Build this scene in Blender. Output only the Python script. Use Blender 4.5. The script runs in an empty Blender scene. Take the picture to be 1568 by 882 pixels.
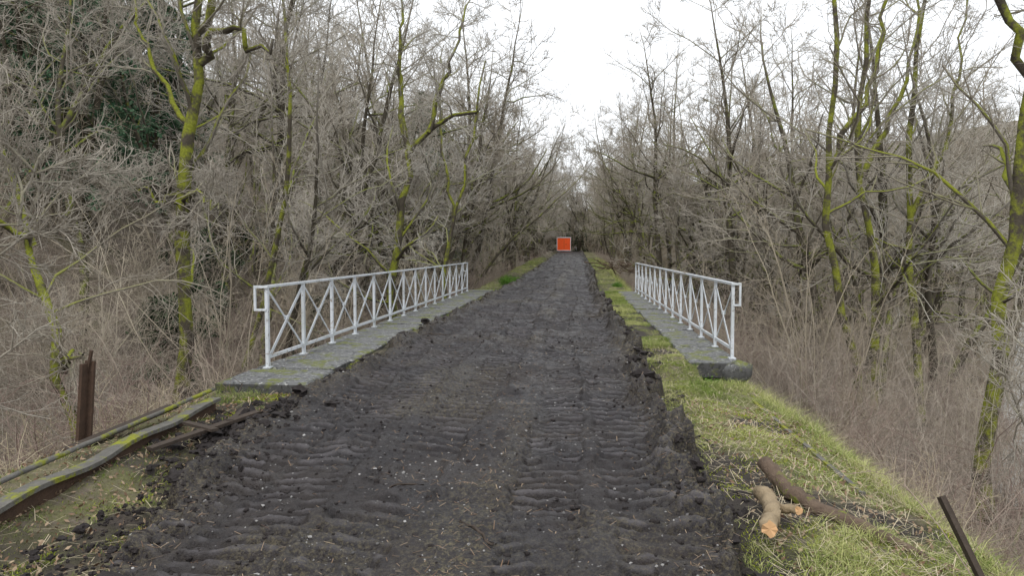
import bpy, math, numpy as np
from mathutils import Vector, Matrix, Euler
rng = np.random.default_rng(7)
scene = bpy.context.scene
COL = scene.collection

# ------------------------------------------------------------------ noise
_T = np.random.default_rng(3).random((256,256))
def vn(x,y):
    xi=np.floor(x).astype(int); yi=np.floor(y).astype(int)
    fx=x-xi; fy=y-yi
    fx=fx*fx*(3-2*fx); fy=fy*fy*(3-2*fy)
    a=_T[xi&255,yi&255]; b=_T[(xi+1)&255,yi&255]; c=_T[xi&255,(yi+1)&255]; d=_T[(xi+1)&255,(yi+1)&255]
    return (a*(1-fx)+b*fx)*(1-fy)+(c*(1-fx)+d*fx)*fy
def fbm(x,y,o=4):
    s=0;a=.5
    for i in range(o):
        s=s+a*(vn(x*2**i+17.3*i,y*2**i+5.1*i)-.5)*2; a*=.5
    return s
def sst(a,b,x):
    t=np.clip((x-a)/(b-a),0,1); return t*t*(3-2*t)

# ------------------------------------------------------------------ mesh helper
def mkmesh(name, V, F, attrs=None, smooth=True, mat=None):
    if not isinstance(F,(list,tuple)): F=[F]
    me=bpy.data.meshes.new(name)
    V=np.asarray(V,dtype=np.float32).reshape(-1,3)
    F=[np.asarray(f,dtype=np.int32) for f in F if len(f)]
    me.vertices.add(len(V)); me.vertices.foreach_set('co',V.ravel())
    loops=np.concatenate([f.ravel() for f in F]).astype(np.int32)
    tot=np.concatenate([np.full(len(f),f.shape[1]) for f in F]).astype(np.int32)
    st=np.concatenate([[0],np.cumsum(tot)[:-1]]).astype(np.int32)
    me.loops.add(len(loops)); me.loops.foreach_set('vertex_index',loops)
    me.polygons.add(len(tot)); me.polygons.foreach_set('loop_start',st); me.polygons.foreach_set('loop_total',tot)
    me.polygons.foreach_set('use_smooth',np.full(len(tot),smooth,dtype=bool))
    if attrs:
        for k,a in attrs.items():
            at=me.attributes.new(k,'FLOAT','POINT'); at.data.foreach_set('value',np.asarray(a,dtype=np.float32).ravel())
    me.update(calc_edges=True); me.validate()
    if mat: me.materials.append(mat)
    return me
def mkobj(name, me, loc=(0,0,0), rot=(0,0,0), sc=1, parent=None):
    o=bpy.data.objects.new(name,me); COL.objects.link(o)
    o.location=loc; o.rotation_euler=rot; o.scale=(sc,sc,sc) if np.isscalar(sc) else sc
    if parent: o.parent=parent
    return o
def empty(name):
    o=bpy.data.objects.new(name,None); COL.objects.link(o); return o

# ------------------------------------------------------------------ node helper
class NT:
    def __init__(s,name,simple=False):
        s.m=bpy.data.materials.new(name); s.m.use_nodes=True
        s.t=s.m.node_tree; s.n=s.t.nodes; s.l=s.t.links; s.simple=simple
        s.b=s.n['Principled BSDF']
        if simple:
            s.n.remove(s.b); s.b=s.n.new('ShaderNodeBsdfDiffuse'); s.l.new(s.b.outputs[0],s.n['Material Output'].inputs['Surface'])
        else: s.b.inputs['Specular IOR Level'].default_value=.25
    def add(s,typ,**kw):
        n=s.n.new(typ)
        for k,v in kw.items(): setattr(n,k,v)
        return n
    def attr(s,name): return s.add('ShaderNodeAttribute',attribute_name=name).outputs['Fac']
    def noise(s,scale,detail=4,rough=.55,vec=None,out='Fac'):
        n=s.add('ShaderNodeTexNoise'); n.inputs['Scale'].default_value=scale; n.inputs['Detail'].default_value=detail; n.inputs['Roughness'].default_value=rough
        if vec is None: vec=s.coord()
        s.l.new(vec,n.inputs['Vector']); return n.outputs[out]
    def voro(s,scale):
        n=s.add('ShaderNodeTexVoronoi'); n.inputs['Scale'].default_value=scale; s.l.new(s.coord(),n.inputs['Vector']); return n.outputs['Distance']
    def coord(s,which='Object'):
        if not hasattr(s,'_c'): s._c=s.add('ShaderNodeTexCoord')
        return s._c.outputs[which]
    def ramp(s,fac,stops):
        r=s.add('ShaderNodeValToRGB'); e=r.color_ramp.elements
        while len(e)<len(stops): e.new(.5)
        for i,(p,c) in enumerate(stops):
            e[i].position=p; e[i].color=(*c,1) if not np.isscalar(c) else (c,c,c,1)
        s.l.new(fac,r.inputs[0]); return r.outputs[0]
    def mix(s,f,a,b,blend='MIX'):
        m=s.add('ShaderNodeMix',data_type='RGBA',blend_type=blend)
        for k,v in ((0,f),(6,a),(7,b)):
            if isinstance(v,bpy.types.NodeSocket): s.l.new(v,m.inputs[k])
            else: m.inputs[k].default_value = v if k==0 else (*v,1)
        return m.outputs[2]
    def math(s,op,a,b=0,clamp=False):
        m=s.add('ShaderNodeMath',operation=op,use_clamp=clamp)
        for i,v in enumerate((a,b)):
            if isinstance(v,bpy.types.NodeSocket): s.l.new(v,m.inputs[i])
            else: m.inputs[i].default_value=v
        return m.outputs[0]
    def bump(s,h,strength=.5,dist=.02):
        b=s.add('ShaderNodeBump'); b.inputs['Strength'].default_value=strength; b.inputs['Distance'].default_value=dist
        s.l.new(h,b.inputs['Height']); s.l.new(b.outputs[0],s.b.inputs['Normal'])
    def out(s,c=None,rough=.8):
        key='Color' if s.simple else 'Base Color'
        if isinstance(c,bpy.types.NodeSocket): s.l.new(c,s.b.inputs[key])
        else: s.b.inputs[key].default_value=(*c,1)
        if not s.simple:
            if isinstance(rough,bpy.types.NodeSocket): s.l.new(rough,s.b.inputs['Roughness'])
            else: s.b.inputs['Roughness'].default_value=rough
        return s.m
    def objrand(s):
        return s.add('ShaderNodeObjectInfo').outputs['Random']

# ------------------------------------------------------------------ materials
def bark_mat(name, dark, pale, mossy, mosscol=(.17,.19,.025),bump=True):
    t=NT(name,not bump)
    rad=t.attr('rad')
    f=t.ramp(rad,[(0.004,0.0),(.045,1.0)])
    nn=t.noise(2.6,3 if not bump else 4,.7)
    thick=t.mix(t.noise(7,4,.7) if bump else nn,tuple(c*.5 for c in dark),tuple(c*1.6 for c in dark))
    thin=t.mix(t.objrand(),pale,tuple(c*m for c,m in zip(pale,(.60,.56,.50))))
    c=t.mix(f,thin,thick)
    g=t.add('ShaderNodeNewGeometry'); sx=t.add('ShaderNodeSeparateXYZ'); t.l.new(g.outputs['Normal'],sx.inputs[0])
    up=t.math('MULTIPLY',sx.outputs['Z'],.22)
    n=t.math('ADD',nn,up)
    m=t.ramp(n,[(max(0,.66-mossy*.3),0.0),(max(.02,.80-mossy*.3),1.0)])
    m=t.math('MULTIPLY',m,t.ramp(rad,[(.010,0.0),(.026,1.0)]))
    if bump: mc=t.mix(t.noise(25,3),tuple(q*.35 for q in mosscol),tuple(q*1.35 for q in mosscol))
    else: mc=mosscol
    c=t.mix(m,c,mc)
    if bump:
        t.bump(t.noise(30,3),.7,.03); t.b.inputs['Specular IOR Level'].default_value=.1
    return t.out(c,.9)
M_bark=bark_mat('bark_woodland',(.080,.070,.054),(.51,.475,.42),.42,(.15,.17,.035),False)
M_bark2=bark_mat('bark_mossy',(.07,.06,.046),(.51,.485,.44),.72,(.23,.25,.035))
M_hazel=bark_mat('bark_hazel',(.21,.185,.14),(.51,.455,.365),.25,(.15,.17,.05),False)
def stem_mat(name,a,b):
    t=NT(name,True); c=t.mix(t.objrand(),a,b); return t.out(c,.85)
M_bramble=stem_mat('bramble_stem',(.23,.16,.14),(.38,.32,.26))
M_thicket=stem_mat('thicket_stem',(.24,.20,.165),(.42,.37,.31))
M_straw=stem_mat('straw_stem',(.54,.47,.33),(.43,.36,.26))

def leafmat(name,c1,c2):
    t=NT(name,True); r=t.attr('rnd'); c=t.mix(r,c1,c2); m=t.out(c,.6)
    return m
M_grass=leafmat('grass_blades',(.12,.18,.033),(.44,.44,.19))
M_moss=leafmat('moss_blades',(.14,.19,.02),(.36,.38,.04))
M_green=leafmat('nettle_leaf',(.05,.13,.02),(.12,.22,.04))
M_ever=leafmat('evergreen_leaf',(.035,.08,.045),(.12,.19,.115))
M_holly=leafmat('holly_leaf',(.015,.035,.015),(.06,.09,.05))
M_deadleaf=leafmat('dead_leaf',(.15,.09,.06),(.38,.29,.20))

# ground
t=NT('woodland_ground')
gr=t.attr('grass'); n1=t.noise(.9,6,.65); n2=t.noise(14,5,.7); n3=t.noise(70,3,.7)
lit=t.mix(n2,(.065,.052,.040),(.25,.205,.16))
lit=t.mix(t.ramp(n1,[(.48,0.),(.66,.8)]),lit,(.13,.125,.065))
lit=t.mix(t.ramp(t.noise(.25,6,.7),[(.45,0.),(.65,.5)]),lit,(.06,.053,.041))
gcol=t.mix(n3,(.055,.062,.022),(.22,.22,.08))
gf=t.math('MULTIPLY',gr,t.ramp(t.noise(5,4,.7),[(.36,0.),(.56,.95)]))
c=t.mix(gf,lit,gcol)
c=t.mix(t.attr('soil'),c,t.mix(n2,(.014,.012,.012),(.070,.058,.053)))
t.bump(n2,.8,.06); M_ground=t.out(c,.95)

# mud
t=NT('churned_mud')
hg=t.attr('hgt'); n1=t.noise(1.3,5,.65); n2=t.noise(16,6,.75); n3=t.noise(90,4,.8)
c=t.mix(n2,(.0045,.0038,.0046),(.028,.0235,.026))
c=t.mix(t.ramp(t.noise(.7,5,.7),[(.42,0.),(.62,.7)]),c,t.mix(n2,(.010,.0075,.0065),(.048,.037,.032)))
dry=t.ramp(hg,[(.50,0.),(.90,1.)])
dry=t.math('MULTIPLY',dry,t.ramp(t.noise(2.6,5,.7),[(.40,0.10),(.62,.9)]))
c=t.mix(dry,c,t.mix(n3,(.034,.030,.033),(.15,.138,.146)))
c=t.mix(t.ramp(t.noise(55,3,.8),[(.61,0.),(.70,.5)]),c,(.12,.105,.095))
br=t.math('MULTIPLY',t.attr('straw'),t.ramp(t.noise(38,4,.8),[(.48,0.),(.62,.8)]))
c=t.mix(br,c,t.mix(n2,(.065,.052,.030),(.21,.18,.10)))
h=t.math('ADD',n2,t.math('MULTIPLY',n3,.6)); h=t.math('ADD',h,t.math('MULTIPLY',t.voro(34),-.7)); h=t.math('ADD',h,t.math('MULTIPLY',t.voro(90),-.4))
t.bump(h,.7,.017)
t.b.inputs['Specular IOR Level'].default_value=.38
M_mud=t.out(c,t.ramp(n1,[(.38,.30),(.62,.70)]))
t=NT('clod_soil'); c=t.mix(t.noise(25,5,.7),(.008,.0065,.007),(.046,.038,.036)); t.bump(t.noise(60,4),.8,.02); M_clod=t.out(c,.8)
t=NT('stone_chip'); c=t.mix(t.attr('rnd'),(.07,.067,.068),(.34,.33,.32)); M_chip=t.out(c,.85)

# stone
t=NT('weathered_stone')
c=t.mix(t.noise(3,5,.7),(.075,.077,.079),(.24,.242,.24))
c=t.mix(t.ramp(t.noise(11,5,.8),[(.50,0.),(.62,1.)]),c,(.048,.047,.046))
c=t.mix(t.ramp(t.noise(17,4,.7,vec=t.coord('Object')),[(.58,0.),(.64,1.)]),c,(.42,.42,.40))
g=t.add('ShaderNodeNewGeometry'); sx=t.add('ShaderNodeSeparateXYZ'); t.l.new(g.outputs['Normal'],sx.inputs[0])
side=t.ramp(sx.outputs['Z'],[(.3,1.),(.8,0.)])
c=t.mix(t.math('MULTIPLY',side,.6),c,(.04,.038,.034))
c=t.mix(t.math('MULTIPLY',t.ramp(t.noise(2.3,5,.7),[(.52,0.),(.60,1.)]),.85),c,(.14,.155,.035))
t.bump(t.noise(22,6,.75),.8,.025); M_stone=t.out(c,.9)

# paint
t=NT('worn_white_paint')
c=t.mix(t.noise(4,5,.6),(.46,.49,.52),(.68,.71,.74))
c=t.mix(t.ramp(t.noise(13,5,.8),[(.56,0.),(.65,1.)]),c,(.20,.17,.14))
c=t.mix(t.ramp(t.noise(1.7,3,.6),[(.5,0.),(.75,.6)]),c,(.30,.33,.31))
t.bump(t.noise(60,3),.3,.004); M_paint=t.out(c,.55); t.b.inputs['Specular IOR Level'].default_value=.4
t=NT('rusty_iron'); c=t.mix(t.noise(15,5,.7),(.03,.022,.018),(.11,.065,.042)); t.bump(t.noise(50,4),.6,.01); M_rust=t.out(c,.85)
t=NT('dark_timber'); c=t.mix(t.noise(15,5,.7),(.022,.018,.016),(.09,.068,.052)); t.bump(t.noise(50,4),.6,.01); M_timber=t.out(c,.85)
t=NT('mossy_concrete')
c=t.mix(t.noise(9,5,.7),(.05,.048,.043),(.20,.19,.17))
c=t.mix(t.ramp(t.noise(3,5,.7),[(.48,0.),(.56,1.)]),c,t.mix(t.noise(40,3),(.10,.11,.015),(.30,.31,.035))); t.bump(t.noise(30,5),.8,.02); M_mconc=t.out(c,.9)
t=NT('log_bark'); c=t.mix(t.noise(12,5,.7),(.045,.03,.022),(.20,.145,.105))
c=t.mix(t.ramp(t.noise(5,4,.7),[(.58,0.),(.64,1.)]),c,(.15,.17,.03)); t.bump(t.noise(40,5),.9,.02); M_log=t.out(c,.9)
t=NT('pale_log_bark'); c=t.mix(t.noise(10,5,.7),(.12,.085,.05),(.42,.33,.21)); t.bump(t.noise(40,5),.8,.015); M_log2=t.out(c,.85)
t=NT('cut_wood'); c=t.mix(t.noise(18,3),(.50,.27,.12),(.68,.45,.25)); M_cut=t.out(c,.8)
t=NT('orange_paint'); c=t.mix(t.noise(1.5,3),(.86,.10,.02),(.94,.15,.035)); M_or=t.out(c,.5)
t=NT('white_trim'); c=t.mix(t.noise(2,3),(.65,.66,.68),(.8,.8,.8)); M_tr=t.out(c,.5)
t=NT('dark_rubber'); M_dk=t.out((.02,.02,.02),.7)
t=NT('river_water'); c=t.mix(t.noise(.4,4),(.28,.28,.27),(.44,.44,.42)); M_water=t.out(c,.45); t.bump(t.noise(3,4),.3,.03)

# ------------------------------------------------------------------ terrain
def river_c(y): return 20+(y-28)*.55
def trackz(y): return np.clip(y-35,0,None)*.0145
def shoulder(y): return 2.35+.25*(1-sst(8.5,10.5,y))
def ground_h(x,y,detail=True):
    x=np.asarray(x,float); y=np.asarray(y,float)
    tz=trackz(np.minimum(y,140))+np.clip(y-150,0,None)*.07
    dep=1-.85*sst(30,90,y)
    dL=np.clip(-4.45-x,0,None); dR=np.clip(x-shoulder(y),0,None)
    z=-.14 - dep*(4.0*(1-np.exp(-dL*.22)) ) - dep*4.6*(1-np.exp(-dR*.22))
    near=1-sst(9,11,y)
    z=z-.20*sst(1.5,2.8,x)*near
    z=z-.14*np.exp(-((x+3.42)/.22)**2)*(1-sst(6.0,7.2,y))
    L=np.clip(-x-10,0,None); z=z+ 62*(1-np.exp(-L*.0135))*(.9+.1*np.sin(y*.05))
    R=np.clip(x-40,0,None);  z=z+ 30*(1-np.exp(-R*.012))
    bend=np.clip(x-9,0,None)*sst(60,150,y)*.10; z=z+bend
    gap=sst(10.2,13.5,y)*(1-sst(26.5,29.5,y))
    core=(1-sst(0,3,dL))*(1-sst(0,3,dR))
    z=z-gap*core*4.2
    z=z+tz
    if detail:
        w=.15+.85*sst(0,6,dL+dR)
        z=z+w*(.9*fbm(x*.11,y*.11,3)+.22*fbm(x*.8,y*.8,3))*sst(0,2.,dL+dR+.4)+.05*fbm(x*2.2,y*2.2,4)
        r=np.abs(x-river_c(y)); m=(1-sst(3,6,r))*sst(14,30,y)*(1-sst(70,110,y))
        z=z*(1-m)+(-4.9)*m
    under=sst(-3.3,-3.0,x)*(1-sst(.75,1.05,x)); z=z-.12*under
    return z
def bed_h(x,y):
    z=-.045+.05*fbm(x*1.8,y*1.8,4)+.02*fbm(x*7,y*7,2)-.13*(1-sst(9.9,11.2,y))
    return z-.14*sst(-3.2,-2.9,x)*(1-sst(.75,1.05,x))
def surf_h(x,y):
    on=(x>-3.40)&(x<1.76)&(y>9.9)&(y<29.95)
    return np.where(on,np.maximum(bed_h(x,y),ground_h(x,y)),ground_h(x,y))
def axis(lo,hi,f0,f1,step,g):
    a=list(np.arange(f0,f1,step)); s=step; v=a[-1]
    while v<hi: s*=g; v+=s; a.append(v)
    s=step; v=f0; b=[]
    while v>lo: s*=g; v-=s; b.append(v)
    return np.array(b[::-1]+a)
gx=axis(-260,300,-6,4.5,.08,1.05); gy=axis(-40,600,2.5,12,.10,1.03)
X,Y=np.meshgrid(gx,gy); Z=ground_h(X,Y)
def gridF(X):
    ny,nx=X.shape; idx=np.arange(nx*ny).reshape(ny,nx)
    return np.stack([idx[:-1,:-1],idx[:-1,1:],idx[1:,1:],idx[1:,:-1]],-1).reshape(-1,4)
def grassf(X,Y): return np.clip((sst(.8,1.1,X)*(1-sst(2.6,4.2,X))+ sst(-4.7,-4.2,X)*(1-sst(-3.1,-2.7,X))*.8),0,1)
def soilf(X,Y): return np.clip(sst(-.22,.06,fbm(X*1.3+4,Y*1.3,4)+.2*(X+3.4))*(1-sst(-2.3,-1.9,X))*sst(-4.5,-4.1,X)*.8+ (1-sst(1.0,1.5,X+.5*fbm(X*2,Y*2,3)))*sst(-.2,.2,X)+sst(.05,.3,fbm(X*1.5+30,Y*1.5,4))*sst(.5,1,X)*(1-sst(2.4,3,X)),0,1)*.95
mkobj('ground',mkmesh('ground',np.stack([X,Y,Z],-1),gridF(X),{'grass':grassf(X,Y),'soil':soilf(X,Y)},True,M_ground))
X,Y=np.meshgrid(np.linspace(-3.40,1.75,90),np.linspace(9.9,29.95,230)); Z=bed_h(X,Y)
mkobj('bridge_earth_fill',mkmesh('bridge_earth_fill',np.stack([X,Y,Z],-1),gridF(X),{'grass':grassf(X,Y),'soil':soilf(X,Y)},True,M_ground))

ys=np.linspace(12,95,40); vv=[];
for y in ys:
    for s in (-5,5): vv.append((river_c(y)+s,y,-4.45))
ff=[(2*i,2*i+1,2*i+3,2*i+2) for i in range(len(ys)-1)]
mkobj('river',mkmesh('river',vv,np.array(ff),None,True,M_water))

# ------------------------------------------------------------------ track
def edgeL(y): return -3.22+.75*(1-sst(2.5,7.5,y))+.18*fbm(y*.9,y*0+3,3)+.35*sst(30,60,y)
def edgeR(y): return 1.06+.26*fbm(y*1.1,y*0+9,4)+.25*sst(30,60,y)
def track_h(x,y,parts=False):
    eL=edgeL(y)+.16*fbm(x*4,y*4,3); eR=edgeR(y)+.22*fbm(x*4+9,y*4,3)
    m=sst(0,.14,x-eL)*sst(0,.14,eR-x)
    z=.045*fbm(x*.9,y*.7,3)+.014*fbm(x*5,y*5,3)+.011*fbm(x*17,y*17,3)
    tr=np.zeros_like(x); cover=np.zeros_like(x)
    lanes=[(-2.50,.44,.185,.5,1),(-1.86,.56,.165,.35,-1),(-1.16,.58,.195,.45,1),(-.24,.52,.16,.35,-1),(.46,.64,.185,.45,1)]
    wx=.075*fbm(x*2.0+3,y*1.6,3)
    for i,(c,w,per,sl,sg) in enumerate(lanes):
        cc=c+.10*np.sin(y*.35+i*1.7)+wx
        d=(x-cc)/(w*.5)
        lm=1-sst(.76,1.04,np.abs(d)+.20*fbm(x*6+i,y*6,2))
        ph=y/per+sl*d*sg*.8+.25*d*d+.18*fbm(x*2.2+i*7,y*2.2,3)+.08*fbm(x*8,y*8,2)+i*.37
        s=np.sin(ph*2*np.pi); s=np.tanh(s*3.2)
        rnd=.65+.7*(vn(np.floor(ph+.25)*3.7+i*13,y*0+i*5.))
        pm=sst(-.42,-.05,fbm(x*1.1+i*11,y*.55+i*3,3))*(.32+.68*sst(-.28,.12,fbm(x*6+i,y*6,3)))*rnd
        z=z+lm*(-.031+.028*s*pm); tr=tr+lm*(.5+.5*s)*np.minimum(pm,1); cover=np.maximum(cover,lm*np.minimum(pm,1))
    clump=np.clip(fbm(x*2.6+9,y*2.2,5)-.13,0,1); z=z+.16*clump*(1-.78*cover)
    z=z+(1-.74*cover)*.048*np.abs(fbm(x*7,y*7,4))+.008*fbm(x*33,y*33,2)
    rim=np.exp(-((x-eR+.20)/.15)**2)*np.clip(.09+.30*fbm(x*4,y*2.5,4),-.01,1)+np.exp(-((x-eL-.25)/.18)**2)*np.clip(.04+.22*fbm(x*4+5,y*2.5,4),-.01,1)
    z=z+rim
    z=z-.02+trackz(y)
    z=z*m+(-.32+trackz(y))*(1-m)
    if parts: return z,tr,m
    return z
ty=[2.2]
while ty[-1]<134: ty.append(ty[-1]*1.0027)
ty=np.array(ty); tx=np.linspace(-3.75,1.65,420)
X,Y=np.meshgrid(tx,ty); Z,TR,MM=track_h(X,Y,True)
e=np.minimum(X-edgeL(Y),edgeR(Y)-X)
straw=np.clip(1-sst(.05,.6,e)*.95,0,1)*.85+ .9*np.exp(-((X+.66)/.24)**2)*sst(-.15,.25,fbm(X*.8,Y*.4,3))+.6*sst(.12,.40,fbm(X*.7+40,Y*.5,3))
hg=np.clip(.24+.62*TR+1.4*(Z-trackz(Y)),0,1)
mkobj('dirt_track',mkmesh('dirt_track',np.stack([X,Y,Z],-1),gridF(X),{'hgt':hg,'straw':np.clip(straw,0,1)},True,M_mud))

# ------------------------------------------------------------------ boxes / bars
class Acc:
    def __init__(s): s.V=[];s.F=[];s.n=0
    def add(s,V,F):
        s.V.append(np.asarray(V,float)); s.F.append(np.asarray(F)+s.n); s.n+=len(V)
    def box(s,lo,hi,bev=0,jit=0):
        lo=np.array(lo,float);hi=np.array(hi,float)
        if bev<=0:
            V=np.array([[x,y,z] for z in (lo[2],hi[2]) for y in (lo[1],hi[1]) for x in (lo[0],hi[0])])
            F=[[0,2,3,1],[4,5,7,6],[0,1,5,4],[2,6,7,3],[0,4,6,2],[1,3,7,5]]
            s.add(V,F); return
        b=bev
        ring=lambda z,i:[[lo[0]+i,lo[1]+i,z],[hi[0]-i,lo[1]+i,z],[hi[0]-i,hi[1]-i,z],[lo[0]+i,hi[1]-i,z]]
        V=np.array(ring(lo[2],0)+ring(hi[2]-b,0)+ring(hi[2],b))
        F=[[3,2,1,0],[8,9,10,11]]
        for a in (0,4):
            for i in range(4):
                j=(i+1)%4; F.append([a+i,a+j,a+4+j,a+4+i])
        if jit: V=V+rng.normal(0,jit,V.shape)
        s.add(V,F)
    def bar(s,p0,p1,w,t,ref=(1,0,0)):
        p0=np.array(p0,float);p1=np.array(p1,float); d=p1-p0; d/=np.linalg.norm(d)
        ref=np.array(ref,float); a=ref-ref.dot(d)*d; a/=np.linalg.norm(a); b=np.cross(d,a)
        V=[p+sa*a*t/2+sb*b*w/2 for p in (p0,p1) for sa,sb in ((-1,-1),(1,-1),(1,1),(-1,1))]
        s.add(V,[[3,2,1,0],[4,5,6,7],[0,1,5,4],[1,2,6,5],[2,3,7,6],[3,0,4,7]])
    def obj(s,name,mat,parent=None,smooth=False,attrs=None):
        return mkobj(name,mkmesh(name,np.concatenate(s.V),[np.concatenate(s.F)],attrs,smooth,mat),parent=parent)

bridge=empty('railway_bridge')
a=Acc()
a.box((-4.22,9.9,-.95),(-3.4,29.6,-.24)); a.box((1.84,11.6,-.95),(2.36,29.6,-.24)); a.box((-3.398,10.6,-.60),(1.838,29.4,-.34))
a.obj('deck_girders',M_rust,bridge)
a=Acc()
a.box((-4.30,9.15,-1.9),(-3.42,9.897,-.262)); a.box((1.86,11.2,-1.9),(2.38,11.59,-.262))
a.box((-4.30,29.61,-3),(2.38,30.3,-.36))
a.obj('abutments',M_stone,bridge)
a=Acc()
a.box((-4.46,8.95,-.25),(-3.27,10.02,.0),.025,.006)
y=10.035
while y<29.7:
    L=.92+rng.uniform(-.06,.06); dz=rng.normal(0,.008)
    a.box((-4.40+rng.normal(0,.008),y,-.22),(-3.32+rng.normal(0,.02),y+L-.022,.0+dz),.018,.004); y+=L
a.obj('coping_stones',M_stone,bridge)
a=Acc()
y=11.08
while y<29.9:
    L=.92+rng.uniform(-.06,.06); dz=rng.normal(0,.009)
    a.box((1.70+rng.normal(0,.02),y,-.22),(2.46+rng.normal(0,.01),y+L-.022,.0+dz),.018,.004); y+=L
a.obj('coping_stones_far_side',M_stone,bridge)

def railing(name,x,y0,y1,side,n=14,lw=.155):
    a=Acc(); H=1.13; ys=np.linspace(y0,y1,n+1)
    for i,y in enumerate(ys):
        a.box((x-.022,y-.03,-.0),(x+.022,y+.03,H-.012))
        a.box((x-.05,y-.06,.001),(x+.05,y+.06,.02))
    a.box((x-.032,y0-.06,H-.012),(x+.032,y1+.06,H+.022))
    a.box((x-.012,y0+.032,.13),(x+.014,y1-.032,.175))
    for i in range(n):
        ya,yb=ys[i]+.03,ys[i+1]-.03
        a.bar((x-side*.016,ya,.165),(x-side*.016,yb,H-.02),.055,.010)
        a.bar((x+side*.016,ya,H-.02),(x+side*.016,yb,.165),.036,.010)
        ym=(ya+yb)/2
        a.box((x-.028,ym-.028,(.165+H)/2-.028),(x+.028,ym+.028,(.165+H)/2+.028))
    for ye,s in ((y0,-1),(y1,1)):
        yy=ye+s*.035
        a.bar((x,yy,H+.004),(x+side*(lw+.015),yy,H+.004),.035,.03,(0,1,0))
        a.bar((x+side*lw,yy,H-.012),(x+side*lw,yy,H-.33),.03,.03,(0,1,0))
        a.bar((x,yy,H-.315),(x+side*(lw-.017),yy,H-.315),.03,.028,(0,1,0))
    return a.obj(name,M_paint)
railing('lattice_railing',-4.24,10.05,29.5,-1)
railing('lattice_railing',2.37,11.5,29.5,1,13,.10)

# ------------------------------------------------------------------ tubes & trees
def tubes(P,R,k):
    N,n,_=P.shape
    T=np.gradient(P,axis=1); T/=np.linalg.norm(T,axis=2,keepdims=True)+1e-9
    md=P[:,-1]-P[:,0]; md/=np.linalg.norm(md,axis=1,keepdims=True)+1e-9
    ref=np.where(np.abs(md[:,2:3])>.75,np.array([[1.,0,0]]),np.array([[0,0,1.]]))
    ref=np.cross(md,ref); ref/=np.linalg.norm(ref,axis=1,keepdims=True)+1e-9
    e1=ref[:,None,:]-np.sum(ref[:,None,:]*T,2,keepdims=True)*T; e1/=np.linalg.norm(e1,axis=2,keepdims=True)+1e-9
    e2=np.cross(T,e1)
    an=np.arange(k)*2*np.pi/k
    V=P[:,:,None,:]+R[:,:,None,None]*(np.cos(an)[None,None,:,None]*e1[:,:,None,:]+np.sin(an)[None,None,:,None]*e2[:,:,None,:])
    id=np.arange(N*n*k).reshape(N,n,k); nx=np.roll(id,-1,2)
    F=np.stack([id[:,:-1],nx[:,:-1],nx[:,1:],id[:,1:]],-1).reshape(-1,4)
    rad=np.repeat(R[:,:,None],k,2)
    return V.reshape(-1,3),F,rad.reshape(-1)
def unit(v): return v/(np.linalg.norm(v,axis=-1,keepdims=True)+1e-9)
def grow(r,S,D,L,r0,r1,n,wander,up):
    N=len(S); P=np.zeros((N,n,3)); P[:,0]=S; d=unit(D)
    for i in range(1,n):
        d=d+wander*r.normal(size=(N,3)); d[:,2]+=up; d=unit(d)
        P[:,i]=P[:,i-1]+d*(L/(n-1))[:,None]
    t=np.linspace(0,1,n)[None]
    return P,r0[:,None]*(1-t)+r1[:,None]*t
def kids(r,P,R,m,t0,t1,ang,ratio,rr,rmin,n,wander,up,minlen=.08):
    N,np_,_=P.shape
    T=r.uniform(t0,t1,(N,m)); f=T*(np_-1); i=np.minimum(f.astype(int),np_-2); w=(f-i)[...,None]
    I=np.arange(N)[:,None]
    S=P[I,i]*(1-w)+P[I,i+1]*w; tan=unit(P[I,i+1]-P[I,i]); Rp=R[I,i]*(1-w[...,0])+R[I,i+1]*w[...,0]
    q=unit(r.normal(size=(N,m,3))); q=unit(q-np.sum(q*tan,2,keepdims=True)*tan)
    a=np.radians(r.uniform(ang[0],ang[1],(N,m,1)))
    D=np.cos(a)*tan+np.sin(a)*q
    pl=np.linalg.norm(np.diff(P,axis=1),axis=2).sum(1)[:,None]
    L=np.maximum(pl*ratio*(1.15-.65*T)*r.uniform(.55,1.3,(N,m)),minlen)
    r0=np.maximum(Rp*rr*r.uniform(.6,1.1,(N,m)),rmin)
    S=S.reshape(-1,3);D=D.reshape(-1,3);L=L.ravel();r0=r0.ravel()
    return grow(r,S,D,L,r0,np.maximum(r0*.35,rmin*.6),n,wander,up)
def resample(pts,n):
    pts=np.array(pts,float); d=np.r_[0,np.cumsum(np.linalg.norm(np.diff(pts,axis=0),axis=1))]
    t=np.linspace(0,d[-1],n); return np.stack([np.interp(t,d,pts[:,i]) for i in range(3)],1)
def assemble(name,groups,mat):
    V=[];F=[];A=[];o=0
    for P,R,k in groups:
        v,f,a=tubes(P,R,k); V.append(v);F.append(f+o);A.append(a);o+=len(v)
    return mkmesh(name,np.concatenate(V),[np.concatenate(F)],{'rad':np.concatenate(A)},True,mat)

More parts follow.
